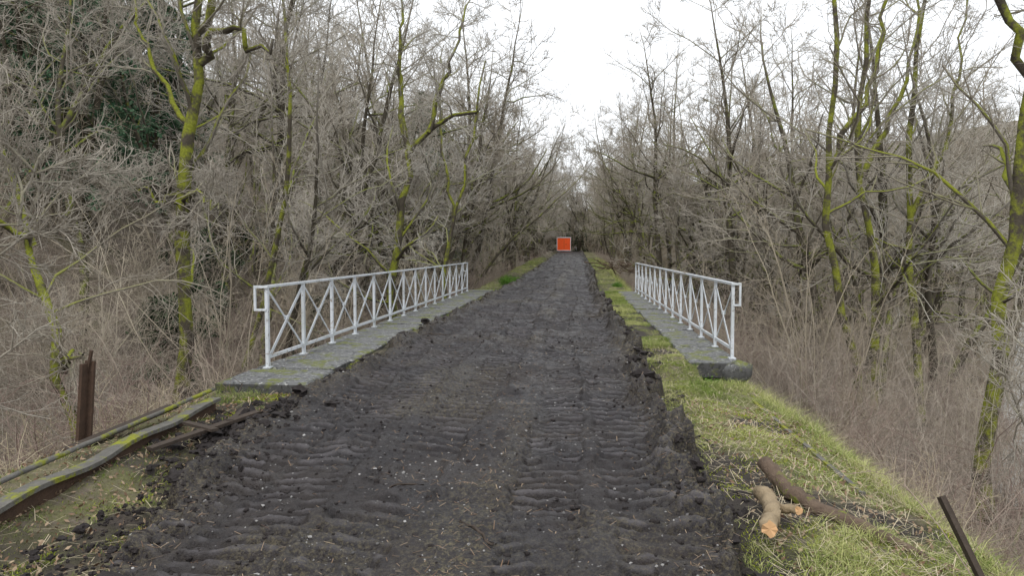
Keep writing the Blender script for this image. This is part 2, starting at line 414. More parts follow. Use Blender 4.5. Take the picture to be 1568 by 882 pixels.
def forest_tree(seed,H,r0,lean=.08,crown=.35,m1=17,m2=8,m3=6,m4=2,fork=1,mat=None,rmin=.0052,far=False):
    r=np.random.default_rng(seed)
    N=fork; D=np.tile([[0,0,1.]],(N,1))+r.normal(0,lean+.14*(fork>1),(N,3)); D[:,2]=1
    P0,R0=grow(r,np.zeros((N,3))+[0,0,-.4]+r.normal(0,.12*(fork>1),(N,3))*[1,1,0],D,np.full(N,H)*r.uniform(.8,1,N),np.full(N,r0),np.full(N,.012),16,.080,.03)
    P1,R1=kids(r,P0,R0,m1,crown,.98,(30,75),.34,.60,.016,9 if not far else 6,.20,.08)
    P2,R2=kids(r,P1,R1,m2,.15,1,(25,65),.44,.55,.008 if not far else .012,5 if not far else 4,.18,.04)
    g=[(P0,R0,8 if not far else 5),(P1,R1,5 if not far else 4),(P2,R2,4 if not far else 3)]
    if far:
        P3,R3=kids(r,P2,R2,6,.15,1,(25,62),.62,.6,.010,3,.20,.02,.4); g.append((P3,R3,3))
    else:
        P3,R3=kids(r,P2,R2,m3,.15,1,(25,60),.50,.6,rmin,4,.18,.03,.25)
        P4,R4=kids(r,P3,R3,m4,.2,1,(20,55),.6,.7,rmin*.85,2,.15,.02,.16); g+=[(P3,R3,3),(P4,R4,3)]
    return assemble('tree_mesh',g,mat or M_bark)
SPEC=[(15,.17,1,18,.28),(17,.19,1,18,.32),(13,.13,2,11,.22),(16,.15,2,12,.28),(12,.11,3,8,.22),(18,.22,1,19,.32)]
TREES=[forest_tree(10+i,H,r,fork=f,m1=m,crown=c) for i,(H,r,f,m,c) in enumerate(SPEC)]
TFAR=[forest_tree(20+i,H,r,fork=f,m1=m,crown=c,far=True) for i,(H,r,f,m,c) in enumerate(SPEC)]
def hazel(seed,n=9,H=5.5,mat=None,far=False):
    r=np.random.default_rng(seed)
    D=np.zeros((n,3)); D[:,2]=1; D[:,:2]=r.normal(0,.28,(n,2))
    S=np.zeros((n,3)); S[:,:2]=r.normal(0,.22,(n,2)); S[:,2]=-.3
    P0,R0=grow(r,S,D,H*r.uniform(.6,1.05,n),r.uniform(.014,.032,n),np.full(n,.005),10 if not far else 6,.09,.0)
    P1,R1=kids(r,P0,R0,11,.12,1,(25,65),.28,.5,.006 if not far else .009,5 if not far else 4,.16,.04)
    P2,R2=kids(r,P1,R1,6 if not far else 5,.15,1,(22,58),.45,.6,.004 if not far else .008,3,.15,.02,.2)
    g=[(P0,R0,5 if not far else 4),(P1,R1,3),(P2,R2,3)]
    if not far:
        P3,R3=kids(r,P2,R2,2,.2,1,(20,55),.55,.7,.0032,2,.12,.02,.12); g.append((P3,R3,3))
    return assemble('hazel_mesh',g,mat or M_hazel)
HAZ=[hazel(30,7,5.5),hazel(31,9,7.0),hazel(32,6,4.5),hazel(33,8,8.5)]
HFAR=[hazel(30,8,5.5,far=True),hazel(31,9,7.0,far=True),hazel(32,7,4.5,far=True),hazel(33,9,8.5,far=True)]
def bramble(seed,n=34,H=1.7,mat=None,up=-.10,spread=.45):
    r=np.random.default_rng(seed)
    D=np.zeros((n,3)); D[:,2]=1; D[:,:2]=r.normal(0,spread,(n,2))
    S=np.zeros((n,3)); S[:,:2]=r.normal(0,.5,(n,2)); S[:,2]=-.2
    P0,R0=grow(r,S,D,H*r.uniform(.5,1.3,n),r.uniform(.005,.009,n),np.full(n,.003),7,.20,up)
    P1,R1=kids(r,P0,R0,6,.15,1,(30,80),.36,.6,.003,3,.22,0,.15)
    P2,R2=kids(r,P1,R1,2,.15,1,(25,65),.55,.7,.0026,2,.14,0,.1)
    return assemble('bramble_mesh',[(P0,R0,3),(P1,R1,3),(P2,R2,3)],mat or M_bramble)
BRA=[bramble(40),bramble(41,26,2.3),bramble(42,40,1.3),bramble(43,22,2.6,up=-.02,spread=.35),bramble(46,28,2.0,M_thicket,-.12,.5)]
TALL=[bramble(44,24,3.8,M_thicket,-.05,.38),bramble(45,20,4.6,M_thicket,-.03,.30)]
STR=[bramble(50,40,1.3,M_straw,-.05,.3)]

woods=empty('woodland_trees'); under=empty('woodland_undergrowth')
def put(mesh,x,y,s,parent,nm,tilt=.05,z=None):
    zz=float(ground_h(np.array([x]),np.array([y]))[0]) if z is None else z
    o=mkobj(nm,mesh,(x,y,zz-.05),(rng.normal(0,tilt),rng.normal(0,tilt),rng.uniform(0,6.283)),s,parent); return o
cnt=0
def scatter(n,fx,fy,ok,meshes,s,parent,nm,tilt=.05,farm=None,fd=32):
    global cnt
    k=0; tries=0
    while k<n and tries<n*20:
        tries+=1
        x=fx(); y=fy()
        if not ok(x,y): continue
        ms=meshes if (farm is None or math.hypot(x,y)<fd) else farm
        put(ms[rng.integers(len(ms))],x,y,rng.uniform(*s),parent,'%s_%d'%(nm,cnt),tilt); cnt+=1; k+=1
U=rng.uniform
river_ok=lambda x,y: abs(x-river_c(y))>4.5 or y>90 or y<16
def inview(x,y):
    an=math.degrees(math.atan2(x,y+3)); return -45<an<34
scatter(54,lambda:-9-24*U()**1.2,lambda:12+38*U(),lambda x,y:inview(x,y) and not(x>-11 and y<16),TREES,(.75,1.15),woods,'tree',.10,TFAR)
scatter(120,lambda:-10-70*U()**1.3,lambda:36+100*U(),inview,TREES,(.8,1.2),woods,'tree',.08,TFAR)
scatter(32,lambda:8.5+20*U()**1.2,lambda:22+30*U(),lambda x,y:inview(x,y) and river_ok(x,y),TREES,(.75,1.1),woods,'tree',.08,TFAR)
scatter(150,lambda:8+110*U()**1.25,lambda:42+120*U(),lambda x,y:inview(x,y) and river_ok(x,y),TREES,(.8,1.1),woods,'tree',.07,TFAR)
# trees hugging the far embankment
scatter(18,lambda:-6.2-4.0*U(),lambda:31+31*U(),lambda x,y:True,TREES,(.95,1.2),woods,'tree',.035,TFAR)
scatter(17,lambda:6.2+5*U(),lambda:35+28*U(),lambda x,y:True,TREES,(.88,1.12),woods,'tree',.035,TFAR)
scatter(44,lambda:-4.8-5*U(),lambda:62+74*U(),lambda x,y:True,TREES,(.98,1.22),woods,'tree',.035,TFAR)
scatter(44,lambda:4.4+5*U(),lambda:64+72*U(),lambda x,y:True,TREES,(.88,1.14),woods,'tree',.035,TFAR)
scatter(34,lambda:-12+24*U(),lambda:138+14*U(),lambda x,y:True,TREES,(1.05,1.4),woods,'tree',.04,TFAR)
scatter(40,lambda:-28+56*U(),lambda:150+50*U(),lambda x,y:True,TREES,(.8,1.1),woods,'tree',.05,TFAR)
# hazel thicket
scatter(72,lambda:-5.8-13*U()**1.3,lambda:16+90*U()**1.3,inview,HAZ,(.45,.95),under,'hazel',.12,HFAR,25)
scatter(88,lambda:4.4+15*U()**1.2,lambda:15+100*U()**1.3,lambda x,y:inview(x,y) and river_ok(x,y),HAZ,(.4,.85),under,'hazel',.12,HFAR,25)
scatter(50,lambda:-14+28*U(),lambda:134+14*U(),lambda x,y:abs(x+1.5)>3 or y>137,HAZ,(.9,1.4),under,'hazel',.08,HFAR)
scatter(50,lambda:-10-35*U(),lambda:12+60*U(),inview,HAZ,(.5,.85),under,'hazel',.15,HFAR,25)
scatter(50,lambda:12+60*U(),lambda:25+100*U(),lambda x,y:inview(x,y) and river_ok(x,y),HAZ,(.5,.8),under,'hazel',.15,HFAR,25)
# brambles
scatter(56,lambda:-6.0-8*U(),lambda:8+30*U()**1.2,inview,TALL,(.55,.95),under,'thicket',.25)
scatter(56,lambda:4.4+7*U(),lambda:9+30*U()**1.2,lambda x,y:inview(x,y),TALL,(.55,.9),under,'thicket',.25)
scatter(170,lambda:-5.2-13*U()**1.3,lambda:3.5+46*U()**1.6,inview,BRA,(.65,1.15),under,'bramble',.25)
scatter(165,lambda:3.5+11*U()**1.2,lambda:3.6+42*U()**1.6,lambda x,y:inview(x,y) and river_ok(x,y) and x>shoulder(y)+1.0,BRA,(.6,1.1),under,'bramble',.25)
scatter(18,lambda:2.6+.9*U(),lambda:3.5+3.2*U(),lambda x,y:True,BRA,(.22,.36),under,'bramble',.25)
scatter(26,lambda:-4.4-1.6*U(),lambda:31+90*U(),lambda x,y:True,BRA,(.5,.8),under,'bramble',.15)
scatter(26,lambda:2.6+1.6*U(),lambda:31+90*U(),lambda x,y:True,BRA,(.4,.8),under,'bramble',.15)
scatter(26,lambda:-4.9-4*U(),lambda:4+9*U(),inview,STR,(.6,1.0),under,'dead_stalks',.15)
scatter(26,lambda:2.6+3.2*U()**1.3,lambda:3.6+7*U(),inview,STR,(.18,.45),under,'dead_stalks',.15)

# ---- individual near trees
def hero(name,limbs,seed,m2=8,m1=6,scale_t=1.0):
    r=np.random.default_rng(seed)
    P0=[];R0=[]
    for pts,a,b in limbs:
        p=resample(pts,14); q=p.copy(); q[1:-1]+=r.normal(0,.06,(12,3)); P0.append(q); R0.append(np.linspace(a,b,14)*(1+.08*r.normal(size=14)))
    P0=np.array(P0);R0=np.array(R0)
    P1,R1=kids(r,P0,R0,m1,.30,1,(30,75),.32,.50,.014,8,.22,.05,.8)
    P2,R2=kids(r,P1,R1,m2,.15,1,(25,60),.48,.55,.007,6,.18,.03,.4)
    P3,R3=kids(r,P2,R2,6,.15,1,(25,60),.5,.6,.0045,4,.15,.02,.2)
    P4,R4=kids(r,P3,R3,2,.2,1,(20,55),.5,.7,.0034,2,.15,.02,.12)
    return mkobj(name,assemble(name,[(P0,R0,10),(P1,R1,6),(P2,R2,4),(P3,R3,3),(P4,R4,3)],M_bark2))
hero('mossy_tree',[
 ([(-7.9,14.2,-3.4),(-7.75,14.1,-.6),(-7.45,14,2.0),(-7.35,14,4.0),(-7.15,14,5.4),(-7.2,14,7.4),(-7.6,14.2,10.0)],.16,.06),
 ([(-7.15,14,5.2),(-6.8,13.8,5.7),(-6.3,13.7,5.75),(-5.9,13.6,5.35),(-5.5,13.5,5.5)],.085,.03),
 ([(-7.2,14,5.5),(-6.6,13.9,7.0),(-6.2,13.8,9.0)],.08,.03),
 ([(-7.4,14,2.7),(-7.9,13.8,2.6),(-8.4,13.6,2.9)],.05,.015),
 ([(-7.35,14,3.9),(-8.1,14.2,5.0),(-8.8,14.5,6.8)],.06,.02),
 ([(-7.45,13.9,2.5),(-7.1,13.6,2.8),(-6.6,13.5,2.4)],.05,.015)],101,8,9)
hero('leaning_mossy_tree',[
 ([(-5.9,22,-3.4),(-5.55,22,.0),(-5.2,22,2.6),(-4.85,22,4.6),(-4.2,22,5.2),(-3.4,21.8,5.7),(-2.8,21.6,5.6)],.18,.05),
 ([(-4.85,22,4.5),(-5.2,22.1,6.4),(-5.1,22,9.2)],.10,.03),
 ([(-4.3,22,5.1),(-3.7,22.2,7.2),(-3.1,22.3,9.0)],.08,.02)],102,8,9)
hero('mossy_tree',[
 ([(7.3,14,-4.3),(7.5,14,.0),(7.7,14,2.4),(7.9,14,4.0),(8.05,14,5.6),(7.9,14,9)],.16,.07),
 ([(7.95,14,4.2),(7.4,13.8,5.8),(6.9,13.6,7.2),(6.7,13.5,9.0)],.09,.03),
 ([(7.9,14,3.4),(8.6,13.8,3.6),(9.3,13.6,4.4)],.08,.03),
 ([(8.0,14,4.5),(8.6,14.2,6.2),(8.9,14.3,8.5)],.08,.03)],103,8,9)
hero('leaning_tree',[
 ([(7.4,19,-4.3),(6.7,19,-.6),(6.1,19,2.8),(6.2,19,6.0),(6.0,19,10)],.12,.04),
 ([(6.15,19,3.6),(7.2,19,5.8),(7.6,19,9)],.08,.02)],104,8,9)
hero('leaning_tree',[
 ([(8.2,21,-4.3),(8.1,21,.5),(7.6,21,4.5),(7.9,21,10)],.13,.04),
 ([(7.7,21,3.6),(8.8,21.3,6.0),(9.4,21.5,9.5)],.08,.02)],105,8,9)
hero('leaning_tree',[
 ([(10.2,23,-4.6),(10.0,23,.5),(9.7,23,4.5),(10.2,23,11)],.13,.04),
 ([(9.8,23,2.6),(11.0,23.3,5.0),(11.5,23.5,9.5)],.08,.02)],115,8,9)
hero('leaning_tree',[
 ([(-6.6,9.6,-2.5),(-7.2,10.0,-.2),(-7.9,10.4,1.6),(-8.6,10.7,3.0),(-9.2,11,5.0)],.085,.03),
 ([(-7.2,10,-.1),(-6.9,9.6,.3),(-6.5,9.4,.25)],.05,.015),
 ([(-7.9,10.4,1.7),(-8.3,10.0,2.2),(-9.3,9.8,2.5)],.05,.015)],106,8,8)
hero('young_tree',[([(-6.6,6.2,-2.0),(-6.3,6.5,.5),(-5.9,6.6,2.0),(-5.2,6.6,3.4)],.035,.012),([(-6.3,6.5,1.0),(-5.5,6.7,1.7),(-5.0,6.8,2.6)],.025,.01)],107,9,8)
hero('young_tree',[([(6.5,8.4,-2.6),(6.9,8.4,.4),(6.8,8.4,2.5),(6.4,8.4,4.6)],.035,.015),([(6.9,8.4,1.0),(6.0,8.3,2.0),(5.3,8.2,2.2)],.03,.008)],108,8,8)
hero('young_tree',[([(4.6,8.0,-2.0),(4.75,8.0,-.3),(4.7,8.0,.9),(4.55,8.0,1.9)],.02,.008),([(4.75,8.0,-.2),(5.2,8,.5),(5.4,8,1.2)],.012,.006)],118,6,9)
hero('slender_tree',[([(-8.6,18,-3),(-7.4,18,1.5),(-6.9,18,4.2),(-7.1,18,8)],.085,.03)],109,8,10)
hero('slender_tree',[([(-4.9,27,-3),(-4.6,27,1.5),(-3.9,27,4.4),(-3.2,27,8.4)],.09,.03),([(-4.4,27,2.8),(-4.9,27,6),(-4.7,27,9)],.06,.02)],119,8,10)

# ---- leaves: evergreens / nettles
def leafcloud(name,centers,size,mat,r,rr=None):
    N=len(centers); a=unit(r.normal(size=(N,3))); b=unit(np.cross(a,r.normal(size=(N,3))))
    s=(size*r.uniform(.5,1.4,N))[:,None]
    V=np.stack([centers-a*s,centers+b*s*.45,centers+a*s,centers-b*s*.45],1).reshape(-1,3)
    F=np.arange(N*4).reshape(N,4); rnd=np.repeat(r.random(N) if rr is None else rr,4)
    return V,F,rnd
def spruce(seed,H=16):
    r=np.random.default_rng(seed)
    P0,R0=grow(r,np.zeros((1,3)),np.array([[0,0,1.]]),np.array([H]),np.array([.2]),np.array([.02]),14,.01,.02)
    n=150; T=r.uniform(.12,.98,n); S=np.stack([np.interp(T*13,np.arange(14),P0[0,:,i]) for i in range(3)],1)
    az=r.uniform(0,6.283,n); D=np.stack([np.cos(az),np.sin(az),np.full(n,.25)],1)
    L=(1-T)*H*.26+.5; P1,R1=grow(r,S,D,L*r.uniform(.7,1.15,n),np.full(n,.03),np.full(n,.008),8,.05,-.10)
    m=110; t=r.uniform(.15,1,(n,m))*7; i=np.minimum(t.astype(int),6); w=(t-i)[...,None]; I=np.arange(n)[:,None]
    C=P1[I,i]*(1-w)+P1[I,i+1]*w; C=C+r.normal(0,.14,C.shape)*[1,1,.7]; C[...,2]-=.12*r.random(C.shape[:2]); C=C.reshape(-1,3)
    v0,f0,a0=tubes(P0,R0,7); v1,f1,a1=tubes(P1,R1,3); V,F,rn=leafcloud('l',C,.12,M_ever,r)
    me=mkmesh('spruce',np.concatenate([v0,v1,V]),[np.concatenate([f0,f1+len(v0),F+len(v0)+len(v1)])],
        {'rnd':np.r_[np.zeros(len(v0)+len(v1)),rn],'rad':np.r_[a0,a1,np.zeros(len(V))]},False,M_bark)
    me.materials.append(M_ever)
    mi=np.zeros(len(me.polygons),dtype=np.int32); mi[len(f0)+len(f1):]=1; me.polygons.foreach_set('material_index',mi)
    return me
SP=[spruce(60),spruce(61,14)]
for (x,y,s,k) in ((-17,25,.8,0),(-20,29,.95,1),(-23,31,.9,0),(-26,35,1.0,1),(-21,36,.9,0),(-29,34,1.,1),(-9,50,.85,1),(-11,55,.95,0)):
    put(SP[k],x,y,s,None,'spruce_tree',.02)
def bush(seed,n=5000,size=.05,R=(1.2,1.2,.9),mat=M_ever):
    r=np.random.default_rng(seed); nc=26
    c=r.normal(0,.42,(nc,3))*R+[0,0,R[2]*.8]; C=c[r.integers(nc,size=n)]+unit(r.normal(size=(n,3)))*r.uniform(.05,.32,(n,1)); C[:,2]=np.abs(C[:,2])
    V,F,rn=leafcloud('b',C,size,mat,r); return mkmesh('bush',V,[F],{'rnd':rn},False,mat)
BU=[bush(70,mat=M_holly),bush(71,6500,.05,(1.6,1.2,1.3),mat=M_holly)]
for (x,y,s) in ((-10.5,19,1.1),(-12,22,1.3),(-9.5,25,1.0),(-14,27,1.5),(-11,30,1.2),(-15,35,1.6),(-3.4,139,2.0),(-.6,140,2.4),(2.8,139.5,1.8)):
    put(BU[rng.integers(2)],x,y,s,None,'holly_bush',.05)
NE=bush(73,1500,.045,(.45,.9,.28),M_green)
for (x,y,s) in ((-3.3,37,.7),(-3.5,40,.7),(1.95,10.6,.34),(1.6,10.7,.25),(2.0,36,.5)):
    put(NE,x,y,s,None,'nettle_patch',.03)

# ------------------------------------------------------------------ grass
def blades(name,x,y,z,h,w,mat,r,lean=.5,rn=None):
    N=len(x); az=r.uniform(0,6.283,N); az2=r.uniform(0,6.283,N)
    b=np.stack([np.cos(az),np.sin(az),np.zeros(N)],1)*w[:,None]
    l=np.stack([np.cos(az2),np.sin(az2),np.zeros(N)],1)*(h*lean*r.uniform(.2,1.5,N))[:,None]
    p=np.stack([x,y,z-.01],1); up=np.stack([np.zeros(N),np.zeros(N),h],1)
    V=np.stack([p-b,p+b,p+b*.7+up*.6+l*.45,p-b*.7+up*.6+l*.45,p+up*.9+l*1.2],1).reshape(-1,3)
    i=np.arange(N)*5
    F4=np.stack([i,i+1,i+2,i+3],1); F3=np.stack([i+3,i+2,i+4],1)
    if rn is None: rn=r.random(N)
    return mkobj(name,mkmesh(name,V,[F4,F3],{'rnd':np.repeat(np.clip(rn,0,1),5)},False,mat))
r=np.random.default_rng(5)
def gfield(n,x0,x1,y0,y1,pw,thr,left=False):
    x=r.uniform(x0,x1,n); y=y0+(y1-y0)*r.random(n)**pw
    k=(.75*fbm(x*1.5+30,y*1.5,4)*-1*(1 if not left else -1)+.55*fbm(x*7,y*7,2))>thr+r.normal(0,.08,n)
    if not left: k&=(x>edgeR(y)-.02+.25*fbm(x*4,y*4,3))
    else: k&=(x<edgeL(y)+.12)
    k&=~((x>1.72)&(x<2.50)&(y>11.0)&(y<30)); k&=~((x<-3.3)&(x>-4.5)&(y>8.9)&(y<30)); k&=~((x>2.5)&(y>11)&(y<29.5))
    return x[k],y[k]
xs=[];ys_=[]
for args in ((150000,.85,3.6,3.0,14,1.4,.02,False),(50000,.85,1.74,10,30,1.2,-.10,False),(24000,.9,3.4,30,90,1.5,-.2,False),
             (36000,-4.5,-2.3,3.0,9,1.,.02,True),(9000,-3.5,-3.0,9,30,1.,.1,True),(24000,-4.8,-2.6,30,90,1.5,-.1,True)):
    a_,b_=gfield(*args); xs.append(a_);ys_.append(b_)
x=np.concatenate(xs);y=np.concatenate(ys_); z=surf_h(x,y)
N=len(x); far=1+np.clip(y-10,0,60)*.05
h=r.uniform(.015,.055,N)*(1+1.2*(fbm(x*1.5,y*1.5,2)>.22)+1.5*(x>2.45))*np.sqrt(far)
blades('grass',x,y,z,h,r.uniform(.0012,.0028,N)*far,M_grass,r,1.3,.44+.9*fbm(x*1.1+8,y*1.1,4)+r.normal(0,.28,N)+.3*(x>2.5))
x=np.r_[r.normal(2.1,.45,28000),r.normal(-3.7,.3,11000),r.normal(-3.05,.28,15000),r.normal(-3.28,.06,3000),r.uniform(1.0,1.7,14000)]
y=np.r_[r.uniform(4,9.8,28000),r.uniform(7.6,8.9,11000),r.uniform(3.4,6.5,15000),r.uniform(9.0,12.5,3000),r.uniform(4,14,14000)]
k=(fbm(x*1.7+3,y*1.7,3)>-.05)&~((x>1.66)&(x<2.52)&(y>11))&(x<3.2)&((x<edgeL(y)+.1)|(x>edgeR(y)-.05)); x=x[k];y=y[k]
N=len(x); blades('moss',x,y,surf_h(x,y),r.uniform(.01,.030,N),r.uniform(.002,.005,N),M_moss,r,.8)
# straw scraps lying on the mud
N=19000; x=r.uniform(-3.2,1.1,N); y=2.4+26*r.random(N)**1.7
k=r.random(N)<np.clip(.12+.9*np.clip(fbm(x*1.1+40,y*.8,3),0,1)+.5*np.exp(-((x+.66)/.22)**2)+.6*(np.minimum(x-edgeL(y),edgeR(y)-x)<.4),0,1)
x=x[k];y=y[k];N=len(x); z=track_h(x,y)+.006
az=r.uniform(0,6.283,N); L=r.uniform(.008,.040,N); d=np.stack([np.cos(az),np.sin(az),r.normal(0,.25,N)],1)*L[:,None]; w=np.stack([-np.sin(az),np.cos(az),np.zeros(N)],1)*r.uniform(.001,.0023,N)[:,None]
p=np.stack([x,y,z],1); V=np.stack([p-d-w,p-d+w,p+d+w,p+d-w],1).reshape(-1,3)
mkobj('straw_scraps',mkmesh('straw_scraps',V,[np.arange(N*4).reshape(N,4)],{'rnd':np.repeat(r.random(N),4)},False,M_deadleaf))
# dead grass lying on the verges
N1,N2=6500,2400; x=np.r_[r.uniform(1.1,3.6,N1),r.uniform(-5.2,-2.4,N2)]; y=3+11*r.random(N1+N2)**1.3
k=~((x>1.66)&(y>10.9)) & ~((x<-3.3)&(y>8.9)) & ((x<edgeL(y)+.1)|(x>edgeR(y)-.1)); x=x[k];y=y[k];N=len(x)
az=r.uniform(0,6.283,N); L=r.uniform(.02,.09,N); d=np.stack([np.cos(az),np.sin(az),r.normal(0,.3,N)],1)*L[:,None]; w=np.stack([-np.sin(az),np.cos(az),np.zeros(N)],1)*r.uniform(.001,.0022,N)[:,None]
p=np.stack([x,y,surf_h(x,y)+.03],1); V=np.stack([p-d-w,p-d+w,p+d+w,p+d-w],1).reshape(-1,3)
mkobj('dead_grass',mkmesh('dead_grass',V,[np.arange(N*4).reshape(N,4)],{'rnd':np.repeat(r.random(N),4)},False,M_straw))
# leaf litter
N=40000; x=np.r_[r.uniform(1.2,8,N//2),r.uniform(-8,-2.7,N//2)]; y=2.6+14*r.random(N)**1.2
k=~((x>-4.5)&(y>8.9)&(x<2.6)) & ((x<edgeL(y)-.05)|(x>edgeR(y)+.1)); x=x[k];y=y[k];N=len(x)
C=np.stack([x,y,ground_h(x,y)+.02],1); V,F,rn=leafcloud('x',C,.020,M_deadleaf,r); mkobj('leaf_litter',mkmesh('leaf_litter',V,[F],{'rnd':rn},False,M_deadleaf))

# ------------------------------------------------------------------ lumps
def ico():
    ph=(1+5**.5)/2
    v=np.array([(-1,ph,0),(1,ph,0),(-1,-ph,0),(1,-ph,0),(0,-1,ph),(0,1,ph),(0,-1,-ph),(0,1,-ph),(ph,0,-1),(ph,0,1),(-ph,0,-1),(-ph,0,1)],float)
    f=np.array([(0,11,5),(0,5,1),(0,1,7),(0,7,10),(0,10,11),(1,5,9),(5,11,4),(11,10,2),(10,7,6),(7,1,8),(3,9,4),(3,4,2),(3,2,6),(3,6,8),(3,8,9),(4,9,5),(2,4,11),(6,2,10),(8,6,7),(9,8,1)])
    return unit(v),f
def ico2():
    v,f=ico(); v=list(map(tuple,v)); ch={}; nf=[]
    def mid(a,b):
        k=(min(a,b),max(a,b))
        if k not in ch: m=np.array(v[a])+np.array(v[b]); m/=np.linalg.norm(m); ch[k]=len(v); v.append(tuple(m))
        return ch[k]
    for a,b,c in f:
        x_,y_,z_=mid(a,b),mid(b,c),mid(c,a); nf+= [(a,x_,z_),(b,y_,x_),(c,z_,y_),(x_,y_,z_)]
    return np.array(v),np.array(nf)
def lumps(name,x,y,z,s,mat,r,fine=False,smooth=True,rn=None,flat=.7,jit=.28):
    bv,bf=ico2() if fine else ico(); N=len(x); n=len(bv)
    V=bv[None]*(1+jit*r.normal(size=(N,n,1)))*s[:,None,None]*r.uniform(.65,1.3,(N,1,3)); V[...,2]*=flat
    V=V+np.stack([x,y,z],1)[:,None]; F=(bf[None]+np.arange(N)[:,None,None]*n).reshape(-1,3)
    return mkobj(name,mkmesh(name,V.reshape(-1,3),[F],{'rnd':np.repeat(r.random(N) if rn is None else rn,n)},smooth,mat))
N=18000; x=r.uniform(-3.2,1.15,N); y=2.5+20*r.random(N)**1.6
e_=np.minimum(x-edgeL(y),edgeR(y)-x); k=(r.random(N)<np.clip(.16+.8*np.exp(-(e_/.3)**2)+.5*(fbm(x*1.2+9,y,3)>.2),0,1))
x=x[k];y=y[k]; lumps('dirt_clods',x,y,np.maximum(track_h(x,y),ground_h(x,y)),r.gamma(1.4,.0045,len(x))+.0025,M_clod,r,False)
N=340; yy=3.2+22*r.random(N)**1.3; side=r.random(N)<.72; xx=np.where(side,edgeR(yy)-.02+r.normal(0,.13,N),edgeL(yy)+.12+r.normal(0,.1,N))
k=~((np.abs(xx-1.2)<.22)&(np.abs(yy-4.6)<.5)); xx=xx[k];yy=yy[k]
lumps('mud_lumps',xx,yy,np.maximum(track_h(xx,yy),surf_h(xx,yy))-.008,r.gamma(2.0,.015,len(xx))+.012,M_clod,r,True,False)
N=3800; x=r.uniform(-3.2,1.0,N); y=2.4+16*r.random(N)**1.4; lumps('gravel',x,y,track_h(x,y)+.002,r.gamma(2,.0018,N)+.0025,M_chip,r,False,False)
x=np.r_[r.normal(-3.3,.26,420),r.uniform(-3.3,-2.3,700)]; y=np.r_[r.normal(7.1,.5,420),r.uniform(3.3,6.3,700)]; N=len(x)
sz=np.r_[r.gamma(2.0,.012,420)+.008,r.gamma(1.5,.005,700)+.004]
lumps('soil_heap',x,y,np.maximum(np.maximum(surf_h(x,y),track_h(x,y)),-.18+.16*np.exp(-((x+3.3)/.35)**2-((y-7.1)/.5)**2)*r.random(N)),sz,M_clod,r,True,False)

# ------------------------------------------------------------------ edging, posts, logs
def curvetube(name,pts,rs,k,mat,n=24,seed=1,jit=.012,capmat=None,parent=None):
    rr=np.random.default_rng(seed); p=resample(pts,n); p=p+rr.normal(0,jit,p.shape)*.6
    R=np.interp(np.linspace(0,1,n),np.linspace(0,1,len(rs)),rs)*(1+.06*rr.normal(size=n))
    v,f,a_=tubes(p[None],R[None],k); v=v+rr.normal(0,jit*.35,v.shape)
    c0=len(v); V=np.concatenate([v,p[:1],p[-1:]])
    F3=[[c0,(i+1)%k,i] for i in range(k)]+[[c0+1,(n-1)*k+i,(n-1)*k+(i+1)%k] for i in range(k)]
    me=mkmesh(name,V,[f,np.array(F3)],{'rad':np.r_[a_,0,0]},True,mat)
    if capmat:
        me.materials.append(capmat); mi=np.zeros(len(me.polygons),dtype=np.int32); mi[-2*k:]=1; me.polygons.foreach_set('material_index',mi)
        sm=np.ones(len(me.polygons),dtype=bool); sm[-2*k:]=False; me.polygons.foreach_set('use_smooth',sm)
    return mkobj(name,me,parent=parent)
rail=empty('old_edge_rail')
a=Acc()
A0=np.array((-3.60,2.9,-.05)); A1=np.array((-3.95,8.0,-.03)); d=A1-A0
n_=30; PP=[A0+d*i/n_+np.array((.012*math.sin(i*.9),0,.015*math.sin(i*.7))) for i in range(n_+1)]
for i in range(n_):
    a.bar(PP[i]-[.04,0,0],PP[i+1]-[.04,0,0],.035,.12,(1,0,0))
a.obj('top_flange',M_mconc,rail)
a=Acc(); a.bar(A0+[-.05,0,-.12],A1+[-.05,0,-.12],.20,.03,(1,0,0)); a.bar(A0+[-.03,0,-.235],A1+[-.03,0,-.235],.03,.12,(1,0,0)); a.obj('web',M_rust,rail)
curvetube('handrail_tube',[(-3.88,2.7,.02),(-4.02,5.5,.03),(-4.08,8.15,.06)],[.022,.022,.022],8,M_mconc,seed=4,jit=.004,parent=rail)
a=Acc()
for i in range(3):
    ya=5.9+i*1.2; a.bar((2.22,ya,-.275),(2.22+rng.normal(0,.02),ya+1.17,-.275),.10,.04,(1,0,0))
a.obj('concrete_kerb',M_mconc)
a=Acc(); a.bar((-4.62,6.55,-.6),(-4.55,6.6,.58),.095,.03,(1,0,0)); a.bar((-4.60,6.62,-.6),(-4.53,6.66,.60),.03,.09,(1,0,0)); a.bar((-4.545,6.635,.50),(-4.50,6.635,.70),.03,.02,(1,0,0)); a.obj('rusty_iron_post',M_rust)
a=Acc(); a.bar((2.24,3.92,-.40),(2.01,4.25,.28),.045,.018,(1,0,0)); a.bar((2.253,3.94,-.40),(2.023,4.27,.28),.014,.045,(1,0,0)); a.obj('rusty_iron_post',M_timber)
curvetube('fallen_log',[(1.44,5.75,.04),(1.52,5.5,-.07),(1.66,5.2,-.12),(1.88,4.9,-.16),(2.15,4.66,-.24)],[.055,.055,.05,.045,.03],12,M_log,seed=7)
curvetube('cut_log',[(1.30,5.25,-.03),(1.28,4.9,-.02),(1.20,4.62,-.0),(1.14,4.42,.02)],[.05,.052,.046,.046],12,M_log2,seed=8,n=18,capmat=M_cut)
curvetube('log_stub',[(1.29,4.95,-.03),(1.40,4.75,.0)],[.03,.025],9,M_log2,seed=9,n=6,capmat=M_cut)
a=Acc()
